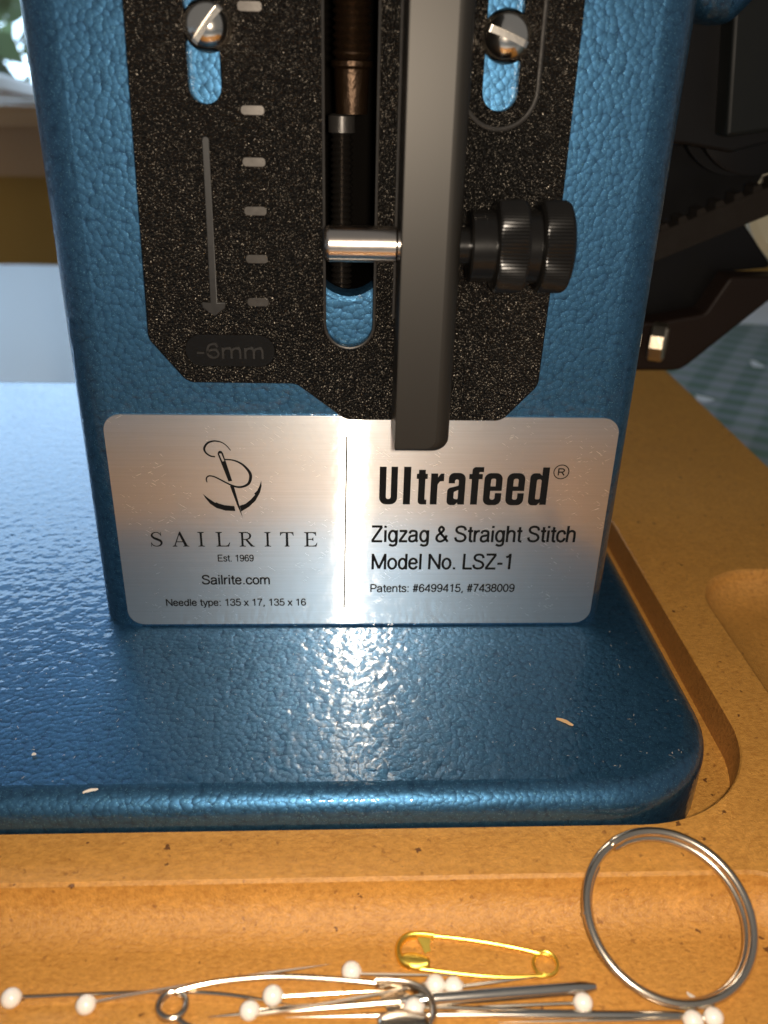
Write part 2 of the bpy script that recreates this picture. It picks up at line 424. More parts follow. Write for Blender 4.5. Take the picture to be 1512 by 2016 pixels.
# shrub outside the window: loose leaf blades
mb = MB(); rs = random.Random(3)
for k in range(3600):
    c = Vector((rs.uniform(-2600, 300), rs.uniform(1500, 2600), rs.uniform(-500, 420)))
    if rs.random() < max(0, (c.z-60)/400): continue
    d = Vector((rs.uniform(-1, 1), rs.uniform(-1, 1), rs.uniform(-1, 1))).normalized(); e = d.orthogonal().normalized(); s = rs.uniform(50, 130)
    l = mb.loop([c, c+d*s*0.5+e*s*0.28, c+d*s, c+d*s*0.5-e*s*0.28]); mb.f.append(tuple(l))
hd = mb.build('foliage', 'leaf', recalc=False); tag(hd, 'sunlit green foliage outside the window', 'foliage', kind='stuff')
# white paper lying on the sill
mb = MB()
rows = []
for j in range(9):
    t = j/8
    rows.append(mb.loop([(-308+11*j+u*5, 662+u*8, 60.9+19*(1-t)**2*(1-0.12*abs(u-3))+0.4) for u in range(7)]))
for j in range(8): mb.bridge(rows[j], rows[j+1], closed=False)
pa = mb.build('paper_sheet', 'paper', angle=80); so = pa.modifiers.new('thick', 'SOLIDIFY'); so.thickness = 0.0004
tag(pa, 'curled white sheet of paper on the window sill', 'paper')

# ================================================================== THE FIBREBOARD TRAY
ZT, ZP, ZG = -5.0, -11.8, -11.0
tray = thing('machine_base_board', (0, 0, -25), 'orange-brown fibreboard base with a pocket for the machine and rounded troughs', 'board')
mb = MB()
outer = fillet([(-300, -104, 5), (116, -104, 5), (116, 190, 5), (72, 190, 5), (72, 142.5), (-300, 143, 5)], 5)
pocket = rrect(-280, 62.1, -43.6, 139.6, 22, 16)
tr_f = rrect(-285, 60, -96, -52, 8, 8)
tr_r = rrect(71.8, 110, -96, 28, 15, 12)
def cove(poly, depth, rc=5.5, lip=0.5):
    prof = [(0, ZT), (0.12, ZT-0.1)] + [(lip+rc*(1-math.cos(q))*0.75+0.0, ZT-0.35-(depth-0.35)*math.sin(q)) for q in [R(90)*k/8 for k in range(9)]]
    ls = [mb.loop([(x, y, z) for x, y in offset(poly, d)]) for d, z in prof]
    for i in range(len(ls)-1): mb.bridge(ls[i], ls[i+1])
    mb.fill(ls[-1]); return ls[0]
c1 = cove(tr_f, ZT-ZG, 7.5); c2 = cove(tr_r, ZT-ZG, 13.0)
o0 = mb.loop([(x, y, ZT) for x, y in offset(outer, 0.6)]); o1 = mb.loop([(x, y, ZT-0.6) for x, y in outer]); o2 = mb.loop([(x, y, -25) for x, y in outer])
mb.bridge(o0, o1); mb.bridge(o1, o2); mb.fill(o2)
p0 = mb.loop([(x, y, ZT) for x, y in offset(pocket, -0.25)]); p1 = mb.loop([(x, y, ZT-0.3) for x, y in pocket]); mb.bridge(p0, p1)
mb.fill(o0, p0, c1, c2)
mb.build('top_face', 'mdf', tray, angle=50)
mb = MB()
p1 = mb.loop([(x, y, ZT-0.3) for x, y in pocket]); p2 = mb.loop([(x, y, ZP) for x, y in offset(pocket, 0.3)])
mb.bridge(p1, p2); mb.build('pocket_wall', 'mdf_cut', tray, angle=50)
mb = MB(); p2 = mb.loop([(x, y, ZP) for x, y in offset(pocket, 0.3)]); mb.fill(p2); mb.build('pocket_floor', 'mdf', tray)

# ================================================================== THE SEWING MACHINE
mc = thing('sewing_machine', (0, 0, -11.75), 'blue hammered sewing machine with black stitch plate and silver nameplate', 'sewing machine')
# bed
mb = MB(); bo = rrect(-275, 55.3, -43.3, 138, 20, 16); rf = 3.8
ls = []
for k in range(9):
    q = R(90)*k/8; ls.append(mb.loop([(x, y, -rf*(1-math.cos(q))) for x, y in offset(bo, rf*(1-math.sin(q)))]))
ls.append(mb.loop([(x, y, -11.7) for x, y in bo]))
for i in range(len(ls)-1): mb.bridge(ls[i], ls[i+1])
mb.fill(ls[0]); mb.fill(ls[-1]); mb.build('bed', 'blue', mc, angle=40)
# column with the opening behind the lever slot
mb = MB(); X0, X1, rc, ZB_, ZH = -47.6, 45.6, 6.0, -0.4, 135
side = [(X1-rc, 0)] + [(X1-rc+rc*math.sin(R(9*k)), rc-rc*math.cos(R(9*k))) for k in range(1, 11)] + [(X1, 70), (X0, 70)] + \
       [(X0+rc-rc*math.cos(R(9*k)), rc-rc*math.sin(R(9*k))) for k in range(0, 10)] + [(X0+rc, 0)]
zs = [ZB_, 20, 45, 70, 95, ZH]
prev = None
for z in zs:
    l = mb.loop([(x, y, z) for x, y in side])
    if prev: mb.bridge(prev, l, closed=False)
    prev = l
fr = [(X0+rc, ZB_), (X1-rc, ZB_), (X1-rc, ZH), (X0+rc, ZH)]
hole = [(-9.6, 112), (-9.6, 69)] + [(-2.7+7.0*math.sin(a), 71-10.1*math.cos(a)+0.0) for a in [R(-62+124*k/14) for k in range(15)]] + [(4.2, 69), (4.2, 112)]
hole = hole[::1]
def ins(poly, d):
    cx = sum(p[0] for p in poly)/len(poly); return offset(poly, d)
fl_ = mb.loop([(x, 0, z) for x, z in fr])
h0 = mb.loop([(x, 0, z) for x, z in offset(hole, -1.0)]); hm = mb.loop([(x, 0.3, z) for x, z in offset(hole, -0.3)]); h1 = mb.loop([(x, 1.0, z) for x, z in hole]); h2 = mb.loop([(x, 4.0, z) for x, z in hole])
mb.bridge(h0, hm); mb.bridge(hm, h1); mb.bridge(h1, h2); mb.fill(fl_, h0)
mb.fill(mb.loop([(x, y, ZH) for x, y in side]))
mb.build('column', 'blue', mc, angle=40)
mb = MB(); h2 = mb.loop([(x, 4.0, z) for x, z in offset(hole, -0.05)]); h3 = mb.loop([(x, 24, z) for x, z in offset(hole, -0.05)]); mb.bridge(h2, h3); mb.fill(h3)
mb.build('cavity', 'cavity', mc)
# feed adjusting rod, collar and bolt inside the opening
mb = MB(); prof = []
z = 58.0
while z < 83.0:
    prof += [(z, 1.75), (z+0.45, 1.35), (z+0.9, 1.75)]; z += 0.9
mb.lathe(prof, (-3.9, 6.2, 0), (0, 0, 1), 28); mb.build('threaded_rod', 'thread', mc, angle=20)
mb = MB(); mb.lathe([(83.2, 1.6), (83.4, 2.0), (85.6, 2.0), (85.9, 1.5)], (-3.9, 6.2, 0), (0, 0, 1), 28); mb.build('rod_collar', 'satin_edge', mc)
mb = MB(); prof = [(86, 2.3), (91.7, 2.5), (92.1, 2.9), (92.7, 2.9), (93.0, 2.2), (93.6, 2.7)]; z = 93.8
while z < 118: prof += [(z, 2.75), (z+0.5, 2.3), (z+1.0, 2.75)]; z += 1.0
mb.lathe(prof, (-2.5, 3.6, 0), (0, 0, 1), 32); mb.build('rusty_bolt', 'rust', mc, angle=20)

# black textured stitch plate
plate_ol = fillet([(-33.4, 54.3, 2.5), (-27.9, 47.35, 2.5), (-11.0, 47.3, 2.5), (-3.1, 41.3, 2.5), (22.2, 41.3, 2.5), (27.6, 47.4, 2.5), (28.2, 77), (28.2, 125), (-31.6, 125)], 6)
pill = [(-25.4-2.5*math.sin(math.pi*k/12), 52.5+2.5*math.cos(math.pi*k/12)) for k in range(13)] + [(-16.7+2.5*math.sin(math.pi*k/12), 52.5-2.5*math.cos(math.pi*k/12)) for k in range(13)]
mb = MB()
facing_plate(mb, plate_ol, -2.2, -0.45, 0.28, [stadium(-2.65, 56.95, 112, 3.65), stadium(-22.3, 89.2, 101, 2.2), stadium(17.8, 89.4, 101, 2.4)], [(pill, 0.4)])
sp = mb.build('stitch_plate', 'black_tex', mc, angle=40)
for z0 in (98.7, 92.6, 86.4, 79.8, 73.25, 66.5, 60.15):
    mb = MB(); w_ = 1.62; hh = 0.62
    xc = -15.9-0.011*(98.7-z0)*1.2
    facing_plate(mb, fillet([(xc-w_, z0-hh, 0.5), (xc+w_, z0-hh, 0.5), (xc+w_, z0+hh, 0.5), (xc-w_, z0+hh, 0.5)], 4), -2.30, -2.0, 0.06)
    if z0 != 92.6: mb.build('scale_mark', 'mark', sp)
mb = MB()
facing_plate(mb, fillet([(-23.55, 60.0), (-24.9, 60.1, 0.2), (-24.75, 59.2, 0.3), (-23.05, 57.9, 0.25), (-21.35, 59.2, 0.3), (-21.2, 60.1, 0.2), (-22.5, 60.0), (-22.2, 83.0, 0.5), (-23.2, 83.0, 0.5)], 4), -2.34, -2.0, 0.1)
mb.build('arrow', 'dark_mark', sp)
# raised rim of the right slot, plus tubes added to draw highlight lines
mb = MB(); mb.tube([(x, -2.2, z) for x, z in stadium(17.8, 89.9, 108, 5.15, 16)], 0.34, 8, closed=True); mb.build('slot_rim', 'satin_edge', sp)
mb = MB(); mb.tube([(x, -2.08, z) for x, z in stadium(-2.65, 56.95, 112, 3.78, 16)], 0.24, 8, closed=True); mb.build('slot_edge', 'satin_edge', sp)  # smooth tube added along the slot to catch the flash as a line
mb = MB(); mb.tube([(4.05, -2.15, 58), (4.05, -2.15, 124)], 0.26, 8); mb.build('highlight_rib', 'satin_edge', sp)  # added rib, stands in for a bright line beside the lever

# a plain grotesque drawn as pen strokes (cap height 1)
def _arc(cx, cy, rx, ry, a0=0, a1=360, n=18): return [(cx+rx*math.cos(R(a0+(a1-a0)*k/n)), cy+ry*math.sin(R(a0+(a1-a0)*k/n))) for k in range(n+1)]
def _cv(*p): return [(v.x, v.y) for v in catmull([(x, y, 0) for x, y in p], 5)]
GL = {
 'E': (.67, [[(.1, 0), (.1, 1)], [(.1, .95), (.6, .95)], [(.1, .52), (.55, .52)], [(.1, .05), (.61, .05)]]),
 'N': (.74, [[(.1, 0), (.1, 1)], [(.64, 0), (.64, 1)], [(.1, .95), (.64, .05)]]),
 'Z': (.64, [[(.05, .95), (.59, .95)], [(.56, .93), (.07, .07)], [(.04, .05), (.6, .05)]]),
 'S': (.66, [_cv((.57, .72), (.5, .89), (.32, .95), (.14, .89), (.09, .74), (.17, .6), (.33, .53), (.5, .44), (.58, .27), (.5, .11), (.32, .05), (.12, .11), (.05, .3))]),
 'M': (.86, [[(.1, 0), (.1, 1)], [(.76, 0), (.76, 1)], [(.1, .95), (.43, .06)], [(.76, .95), (.43, .06)]]),
 'L': (.57, [[(.1, 0), (.1, 1)], [(.1, .05), (.55, .05)]]),
 'P': (.65, [[(.1, 0), (.1, 1)], [(.1, .95), (.36, .95)]+_arc(.36, .7, .22, .25, 90, -90, 12)+[(.1, .45)]]),
 'R': (.70, [[(.1, 0), (.1, 1)], [(.1, .95), (.36, .95)]+_arc(.36, .71, .23, .24, 90, -90, 12)+[(.1, .47)], [(.38, .47), (.61, 0)]]),
 '&': (.72, [_cv((.67, .02), (.5, .26), (.3, .52), (.19, .76), (.3, .94), (.43, .78), (.31, .58), (.12, .4), (.08, .2), (.18, .06), (.34, .05), (.5, .17), (.6, .42))]),
 'a': (.56, [_cv((.08, .52), (.14, .66), (.27, .69), (.41, .64), (.44, .5), (.44, .3), (.44, .1), (.52, .04)), _cv((.44, .43), (.3, .4), (.13, .35), (.07, .2), (.12, .07), (.25, .04), (.39, .12), (.44, .24))]),
 'c': (.51, [_cv((.46, .48), (.4, .64), (.27, .69), (.12, .6), (.07, .37), (.12, .13), (.27, .04), (.4, .1), (.47, .26))]),
 'd': (.57, [_arc(.27, .365, .19, .325), [(.47, 0), (.47, 1)]]),
 'e': (.55, [[(.08, .39), (.46, .39)], _cv((.47, .39), (.42, .6), (.27, .69), (.12, .6), (.07, .37), (.12, .13), (.28, .04), (.41, .1), (.47, .22))]),
 'f': (.30, [_cv((.3, .95), (.2, .93), (.15, .82), (.15, .5), (.15, 0)), [(.02, .68), (.29, .68)]]),
 'g': (.57, [_arc(.27, .365, .19, .325), _cv((.47, .73), (.47, .4), (.47, .0), (.42, -.17), (.26, -.22), (.1, -.15))]),
 'h': (.56, [[(.09, 0), (.09, 1)], _cv((.09, .45), (.16, .63), (.3, .69), (.43, .62), (.46, .45), (.46, .2), (.46, 0))]),
 'i': (.22, [[(.11, 0), (.11, .73)], [(.11, .87), (.11, 1)]]),
 'l': (.22, [[(.11, 0), (.11, 1)]]),
 'm': (.84, [[(.09, 0), (.09, .73)], _cv((.09, .45), (.15, .63), (.27, .69), (.38, .62), (.41, .45), (.41, .2), (.41, 0)), _cv((.41, .45), (.48, .63), (.6, .69), (.71, .62), (.74, .45), (.74, .2), (.74, 0))]),
 'n': (.56, [[(.09, 0), (.09, .73)], _cv((.09, .45), (.16, .63), (.3, .69), (.43, .62), (.46, .45), (.46, .2), (.46, 0))]),
 'o': (.56, [_arc(.28, .365, .21, .325)]),
 'p': (.57, [[(.1, -.25), (.1, .73)], _arc(.3, .365, .19, .325)]),
 'r': (.35, [[(.09, 0), (.09, .73)], _cv((.09, .42), (.15, .6), (.24, .67), (.34, .68))]),
 's': (.50, [_cv((.43, .53), (.37, .65), (.25, .69), (.12, .64), (.09, .53), (.16, .43), (.27, .38), (.39, .31), (.44, .19), (.37, .07), (.25, .04), (.11, .08), (.05, .2))]),
 't': (.31, [_cv((.16, .93), (.16, .6), (.16, .3), (.17, .1), (.23, .05), (.31, .05)), [(.02, .68), (.3, .68)]]),
 'x': (.49, [[(.04, 0), (.45, .73)], [(.45, 0), (.04, .73)]]),
 'y': (.49, [[(.04, .73), (.25, .02)], _cv((.46, .73), (.36, .38), (.25, .0), (.18, -.18), (.05, -.21))]),
 'z': (.49, [[(.05, .68), (.44, .68)], [(.42, .67), (.06, .06)], [(.03, .05), (.46, .05)]]),
 '0': (.57, [_arc(.28, .5, .21, .45)]), '1': (.57, [[(.34, 0), (.34, 1)], _cv((.34, .97), (.27, .84), (.12, .78))]),
 '3': (.57, [_cv((.08, .72), (.13, .89), (.28, .95), (.44, .88), (.47, .72), (.39, .57), (.22, .53)), _cv((.22, .53), (.41, .5), (.5, .3), (.43, .11), (.28, .05), (.12, .11), (.06, .28))]),
 '4': (.57, [[(.41, 0), (.41, 1)], [(.4, .95), (.05, .29)], [(.03, .27), (.55, .27)]]),
 '5': (.57, [[(.48, .95), (.14, .95)], [(.15, .95), (.1, .49)], _cv((.1, .49), (.26, .6), (.43, .54), (.5, .33), (.43, .11), (.27, .05), (.12, .1), (.06, .25))]),
 '6': (.57, [_cv((.47, .75), (.4, .91), (.28, .95), (.14, .83), (.08, .5), (.12, .18), (.28, .05), (.44, .14), (.49, .32), (.43, .51), (.29, .58), (.15, .51), (.09, .36))]),
 '7': (.57, [[(.04, .95), (.53, .95)], _cv((.5, .94), (.38, .68), (.27, .36), (.22, 0))]),
 '8': (.57, [_arc(.28, .74, .18, .21), _arc(.28, .29, .22, .24)]),
 '9': (.57, [_cv((.1, .25), (.17, .09), (.29, .05), (.43, .17), (.49, .5), (.45, .82), (.29, .95), (.13, .86), (.08, .68), (.14, .49), (.28, .42), (.42, .49), (.48, .64))]),
 '.': (.28, [[(.14, 0), (.14, .13)]]), ',': (.28, [_cv((.14, .13), (.15, .0), (.08, -.14))]), ':': (.28, [[(.14, 0), (.14, .13)], [(.14, .58), (.14, .71)]]),
 '-': (.36, [[(.04, .36), (.32, .36)]]), '#': (.57, [[(.14, 0), (.24, 1)], [(.33, 0), (.43, 1)], [(.03, .33), (.51, .33)], [(.06, .66), (.54, .66)]]), ' ': (.28, [])}
def pen(P, wd):
    m = len(P); L_, R_ = [], []
    for i in range(m):
        p = Vector(P[i]); t = Vector(P[min(i+1, m-1)])-Vector(P[max(i-1, 0)]); t.normalize(); nn = Vector((-t.y, t.x))*wd/2
        L_.append(tuple(p+nn)); R_.append(tuple(p-nn))
    return L_, R_
def text_obj(name, s, x0, x1, zb, cap, mat, parent, y, extrude=0.0, weight=0.135):
    adv = sum(GL[c][0] for c in s)-0.16; kx = (x1-x0)/adv; x = -0.08; mb = MB(); n_ = 0
    for c in s:
        a_, st = GL[c]
        for P in st:
            yy = y-0.003*(n_ % 4); n_ += 1
            Q = [((x+px)*kx, pz*cap) for px, pz in P]
            L_, R_ = pen(Q, weight*(kx*0.45+cap*0.55))
            l = mb.loop([(x0+px, yy, zb+pz) for px, pz in L_]); r = mb.loop([(x0+px, yy, zb+pz) for px, pz in R_]); mb.bridge(l, r, closed=False)
            if extrude:
                l2 = mb.loop([(x0+px, yy+extrude, zb+pz) for px, pz in L_]); r2 = mb.loop([(x0+px, yy+extrude, zb+pz) for px, pz in R_])
                mb.bridge(l2, l, closed=False); mb.bridge(r, r2, closed=False)
        x += a_
    return mb.build(name, mat, parent, recalc=False)
mb = MB(); facing_plate(mb, offset(pill, -0.05), -1.86, -1.6, 0.02); mb.build('number_pill', 'black_satin', sp)
text_obj('scale_lettering', '-6mm', -26.0, -16.0, 51.3, 2.4, 'dark_mark', sp, -2.12, 0.3, 0.10)

# nameplate
mb = MB()
facing_plate(mb, rrect(-42.5, 42.5, 0.45, 41.3, 2.9, 8), -0.42, -0.02, 0.08)
npl = mb.build('nameplate', 'alu', mc, angle=60)
YI = -0.47
def flat(name, polys, parent=npl, mat='ink'):
    mb = MB()
    for k, item in enumerate(polys):
        ol, hs = item if isinstance(item, tuple) and isinstance(item[1], list) and item[1] and isinstance(item[1][0], list) else (item, [])
        y = YI-0.004*(k % 5)
        mb.fill(mb.loop([(x, y, z) for x, z in ol]), *[mb.loop([(x, y, z) for x, z in h]) for h in hs])
    return mb.build(name, mat, parent, recalc=False)
def stroke(pts, wid, n=6):
    """outline of a brush stroke; wid: number or list"""
    P = catmull([(x, 0, z) for x, z in pts], n); m = len(P)
    ws = [wid]*len(pts) if isinstance(wid, (int, float)) else wid
    Lp, Rp = [], []
    for i, p in enumerate(P):
        t = (P[min(i+1, m-1)]-P[max(i-1, 0)]).normalized(); nn = Vector((-t.z, 0, t.x))
        f = min(i/n, len(pts)-1.0001); k = int(f); w_ = ws[k]*(1-(f-k))+ws[k+1]*(f-k)
        Lp.append((p.x+nn.x*w_/2, p.z+nn.z*w_/2)); Rp.append((p.x-nn.x*w_/2, p.z-nn.z*w_/2))
    return Lp+Rp[::-1]
text_obj('lettering', 'Est. 1969', -25.5, -19.35, 13.84, 1.36, 'ink', npl, YI)
text_obj('lettering', 'Sailrite.com', -28.5, -16.69, 9.08, 1.95, 'ink', npl, YI)
text_obj('lettering', 'Needle type: 135 x 17, 135 x 16', -35.35, -10.33, 4.5, 1.5, 'ink', npl, YI)
text_obj('lettering', 'Zigzag & Straight Stitch', 1.6, 37.5, 17.78, 3.27, 'ink', npl, YI)
text_obj('lettering', 'Model No. LSZ-1', 1.7, 26.85, 12.17, 3.22, 'ink', npl, YI)
text_obj('lettering', 'Patents: #6499415, #7438009', 1.5, 27.65, 7.36, 1.7, 'ink', npl, YI)
text_obj('lettering', 'R', 33.08, 34.16, 30.85, 1.3, 'ink', npl, YI)
circ = lambda r: [(33.6+r*math.cos(2*math.pi*k/40), 31.5+r*math.sin(2*math.pi*k/40)) for k in range(40)]
flat('registered_ring', [(circ(1.37), [circ(1.2)])])
flat('divider_line', [[(-3.42, 4.0), (-3.16, 4.0), (-2.83, 37.8), (-3.09, 37.8)]])
# heavy condensed word, drawn letter by letter
def ultra():
    k = 7.1/193.0; x0, z0 = 2.62, 25.22
    G = []
    G.append((0, [(0, 193), (0, 0, 34), (91, 0, 34), (91, 193), (58, 193), (58, 28, 11), (34, 28, 11), (34, 193)], []))
    G.append((121, [(0, 0), (36, 0), (36, 193), (0, 193)], []))
    G.append((186, [(10, 178), (10, 158), (0, 158), (0, 132), (10, 132), (10, 0, 18), (54, 0), (54, 25), (44, 25, 4), (44, 132), (55, 132), (55, 158), (44, 158), (44, 178)], []))
    G.append((258, [(0, 0), (35, 0), (35, 104, 8), (46, 120, 8), (66, 121), (66, 160), (48, 159, 10), (35, 140), (35, 160), (0, 160)], []))
    G.append((343, [(0, -3, 24), (42, -3, 10), (54, 10), (57, 0), (90, 0), (90, 163, 32), (5, 163, 32), (5, 110), (37, 110), (37, 130, 8), (56, 130, 8), (56, 98, 6), (0, 84, 20)], [[(34, 30, 8), (56, 26, 6), (56, 76), (34, 66, 8)]]))
    G.append((450, [(14, 0), (49, 0), (49, 132), (68, 132), (68, 158), (49, 158), (49, 168, 5), (72, 168), (72, 193), (14, 193, 26), (14, 158), (0, 158), (0, 132), (14, 132)], []))
    for xe in (528, 643):
        G.append((xe, [(0, -3, 32), (92, -3, 32), (92, 60), (59, 60), (59, 26, 10), (34, 26, 10), (34, 72), (92, 72), (92, 163, 32), (0, 163, 32)], [[(34, 95), (59, 95), (59, 135, 9), (34, 135, 9)]]))
    G.append((760, [(0, -3, 26), (46, -3, 12), (60, 12), (60, 0), (94, 0), (94, 193), (59, 193), (59, 150), (46, 163, 12), (0, 163, 26)], [[(35, 28, 8), (59, 28, 8), (59, 132, 8), (35, 132, 8)]]))
    for gx, ol, hs in G:
        f = lambda pl: [(x0+(gx+x)*k*0.922, z0+y*k) for x, y in fillet(pl, 5)]
        flat('heavy_letter', [(f(ol), [f(h) for h in hs]) if hs else f(ol)])
ultra()
# spaced serif word
def serif():
    k = 2.89/80; z0 = 16.86; xs = -36.9; kx = 28.85/915
    th, tn = 12, 5
    def stem(x, w_=12, sv=9): return [(x-sv, 0), (x+w_+sv, 0), (x+w_+sv, 3), (x+w_+1, 6), (x+w_, 10), (x+w_, 70), (x+w_+1, 74), (x+w_+sv, 77), (x+w_+sv, 80), (x-sv, 80), (x-sv, 77), (x-1, 74), (x, 70), (x, 10), (x-1, 6), (x-sv, 3)]
    S_ = [stroke([(57, 62), (50, 73), (33, 78), (15, 72), (9, 60), (18, 48), (36, 40), (54, 31), (58, 18), (48, 6), (30, 2), (12, 7), (4, 20)], [3, 5, 4, 7, 11, 12, 13, 13, 11, 7, 4, 5, 3]), [(57, 80), (60, 80), (60, 56), (57, 58)], [(0, 0), (3, 0), (5, 24), (2, 24)]]
    A_ = [[(42, 82), (48, 82), (82, 6), (92, 3), (92, 0), (58, 0), (58, 3), (66, 6), (40, 66)], [(41, 78), (44, 72), (17, 7), (26, 3), (26, 0), (0, 0), (0, 3), (10, 6)], [(24, 29), (58, 29), (60, 24), (22, 24)]]
    I_ = [stem(15, 12, 12)]
    L_ = [stem(14, 12, 12), [(24, 0), (72, 0), (79, 24), (76, 24), (66, 8), (56, 5), (26, 5)]]
    R_ = [stem(14, 12, 12), stroke([(24, 77), (44, 78), (60, 70), (64, 59), (58, 46), (42, 40), (24, 39)], [5, 5, 8, 12, 8, 5, 5]), [(34, 40), (46, 41), (78, 5), (88, 3), (88, 0), (66, 0)]]
    T_ = [[(32-8, 0), (52, 0), (52, 3), (45, 6), (44, 75), (32, 75), (31, 6), (24, 3)], [(0, 60), (3, 60), (8, 71), (18, 75), (58, 75), (67, 71), (72, 60), (75, 60), (74, 80), (1, 80)]]
    E_ = [stem(14, 12, 12), [(26, 0), (70, 0), (76, 22), (73, 22), (64, 8), (52, 5), (26, 5)], [(26, 80), (68, 80), (70, 60), (67, 60), (60, 71), (50, 75), (26, 75)], [(26, 38), (46, 38), (52, 32), (54, 32), (54, 52), (52, 52), (46, 43), (26, 43)]]
    for gx, g_ in ((0, S_), (117, A_), (255, I_), (355, L_), (482, R_), (620, I_), (710, T_), (840, E_)):
        flat('serif_letter', [[(xs+(gx+x)*kx, z0+y*k) for x, y in ol] for ol in g_])
serif()
# emblem: needle, thread and anchor flukes
em = []
em.append(stroke([(-22.16, 35.13), (-22.77, 35.97), (-23.47, 36.52), (-24.2, 36.74), (-24.94, 36.77), (-25.85, 36.41), (-26.44, 35.53), (-26.26, 34.72), (-25.56, 34.13), (-24.76, 33.97)], [0.14, 0.16, 0.18, 0.22, 0.26, 0.34, 0.36, 0.30, 0.26, 0.22]))
em.append(([(-24.33, 34.5), (-22.82, 29.45), (-22.2, 29.56), (-23.42, 34.6), (-23.6, 34.95), (-23.92, 35.08), (-24.2, 34.9)][::1], [[(-24.08, 34.55), (-23.72, 34.58), (-23.28, 33.2), (-23.62, 33.12)]]))
em.append([(-22.62, 28.62), (-22.0, 28.72), (-21.32, 25.3), (-20.74, 22.46), (-21.62, 25.0)])
em.append(stroke([(-23.2, 33.49), (-22.17, 33.43), (-21.28, 33.17), (-20.35, 32.61), (-19.61, 31.79), (-19.15, 30.96), (-19.1, 30.12), (-19.47, 29.1), (-20.31, 28.55), (-21.24, 28.41), (-22.13, 28.66), (-23.16, 29.19), (-24.33, 29.89), (-25.21, 30.35), (-25.95, 30.48), (-26.36, 30.22), (-26.5, 29.81), (-26.4, 29.27)], [0.22, 0.24, 0.28, 0.34, 0.42, 0.5, 0.52, 0.46, 0.38, 0.34, 0.3, 0.26, 0.24, 0.24, 0.24, 0.24, 0.22, 0.16]))
em.append([(-27.25, 27.09), (-26.85, 26.27), (-26.16, 25.24), (-25.14, 24.44), (-23.63, 23.93), (-21.97, 23.86), (-22.1, 24.8), (-23.72, 24.97), (-24.77, 25.31), (-25.07, 25.52), (-25.30, 25.42), (-26.3, 26.2)])
em.append([(-17.34, 29.62), (-17.32, 28.6), (-17.62, 27.41), (-18.45, 25.85), (-19.58, 24.7), (-20.98, 23.76), (-21.2, 24.87), (-20.17, 25.26), (-19.21, 26.09), (-18.46, 26.99), (-18.64, 27.16), (-18.06, 27.81), (-17.62, 28.77)])
flat('emblem', em)

# slotted dome screws
def screw(name, cx, cz, rad, ang, w_=0.85):
    mb = MB(); hgt = 2.3; Rs = (rad*rad+hgt*hgt)/(2*hgt)
    ca, sa = math.cos(ang), math.sin(ang)
    def P(u, v, y): return (cx+u*ca-v*sa, -2.2-y, cz+u*sa+v*ca)
    def dome(u, v): return max(0.0, math.sqrt(max(0, Rs*Rs-u*u-v*v))-(Rs-hgt))
    for s in (1, -1):
        rows = []
        for j in range(15):
            v = w_/2+(rad-w_/2)*math.sin(R(90)*j/14); um = math.sqrt(max(1e-6, rad*rad-v*v))
            us = [um*math.sin(R(-90+180*i/24)) for i in range(25)]
            rows.append(mb.loop([P(u, s*v, dome(u, v)) for u in us]))
        for j in range(14): mb.bridge(rows[j], rows[j+1], closed=False)
        um = math.sqrt(rad*rad-w_*w_/4); us = [um*math.sin(R(-90+180*i/24)) for i in range(25)]
        fl0 = mb.loop([P(u, s*w_/2, min(0.95, dome(u, w_/2))) for u in us]); mb.bridge(fl0, rows[0], closed=False)
        if s == 1: keep = fl0
        else: mb.bridge(keep, fl0, closed=False)
    rim = mb.loop([P(rad*math.cos(2*math.pi*k/48), rad*math.sin(2*math.pi*k/48), 0) for k in range(48)])
    rb = mb.loop([P(rad*math.cos(2*math.pi*k/48), rad*math.sin(2*math.pi*k/48), -0.3) for k in range(48)]); mb.bridge(rim, rb)
    return mb.build(name, 'chrome', mc, angle=30)
screw('dome_screw', -21.45, 96.4, 3.25, R(50)); screw('dome_screw', 18.1, 96.1, 3.35, R(-20))

# lever bar
mb = MB(); LX0, LX1, LYF, LYB = 4.2, 12.5, -13.0, -2.45
ol = fillet([(LX0, 40.2, 0.3), (LX1, 40.2, 1.9), (LX1, 128), (LX0, 128)], 8)
def lv(insR, insB, y): return mb.loop([(LX0+(x-LX0)*(LX1-LX0-insR)/(LX1-LX0), y, z+insB*max(0, 1-(z-40.2)/8)) for x, z in ol])
ls = []
for k in range(8):
    q = R(90)*k/7; ls.append(lv(2.2*(1-math.sin(q)), 0.7*(1-math.sin(q)), LYF+2.2*(1-math.cos(q))))
ls.append(mb.loop([(x, LYB, z) for x, z in ol]))
ls.insert(0, mb.loop([(LX0+0.15+(x-LX0)*(LX1-LX0-2.35)/(LX1-LX0), LYF-0.05, z+0.8*max(0, 1-(z-40.2)/8)) for x, z in ol]))
for i in range(len(ls)-1): mb.bridge(ls[i], ls[i+1])
mb.fill(ls[0]); mb.fill(ls[-1]); mb.build('stitch_lever', 'lever', mc, angle=28)
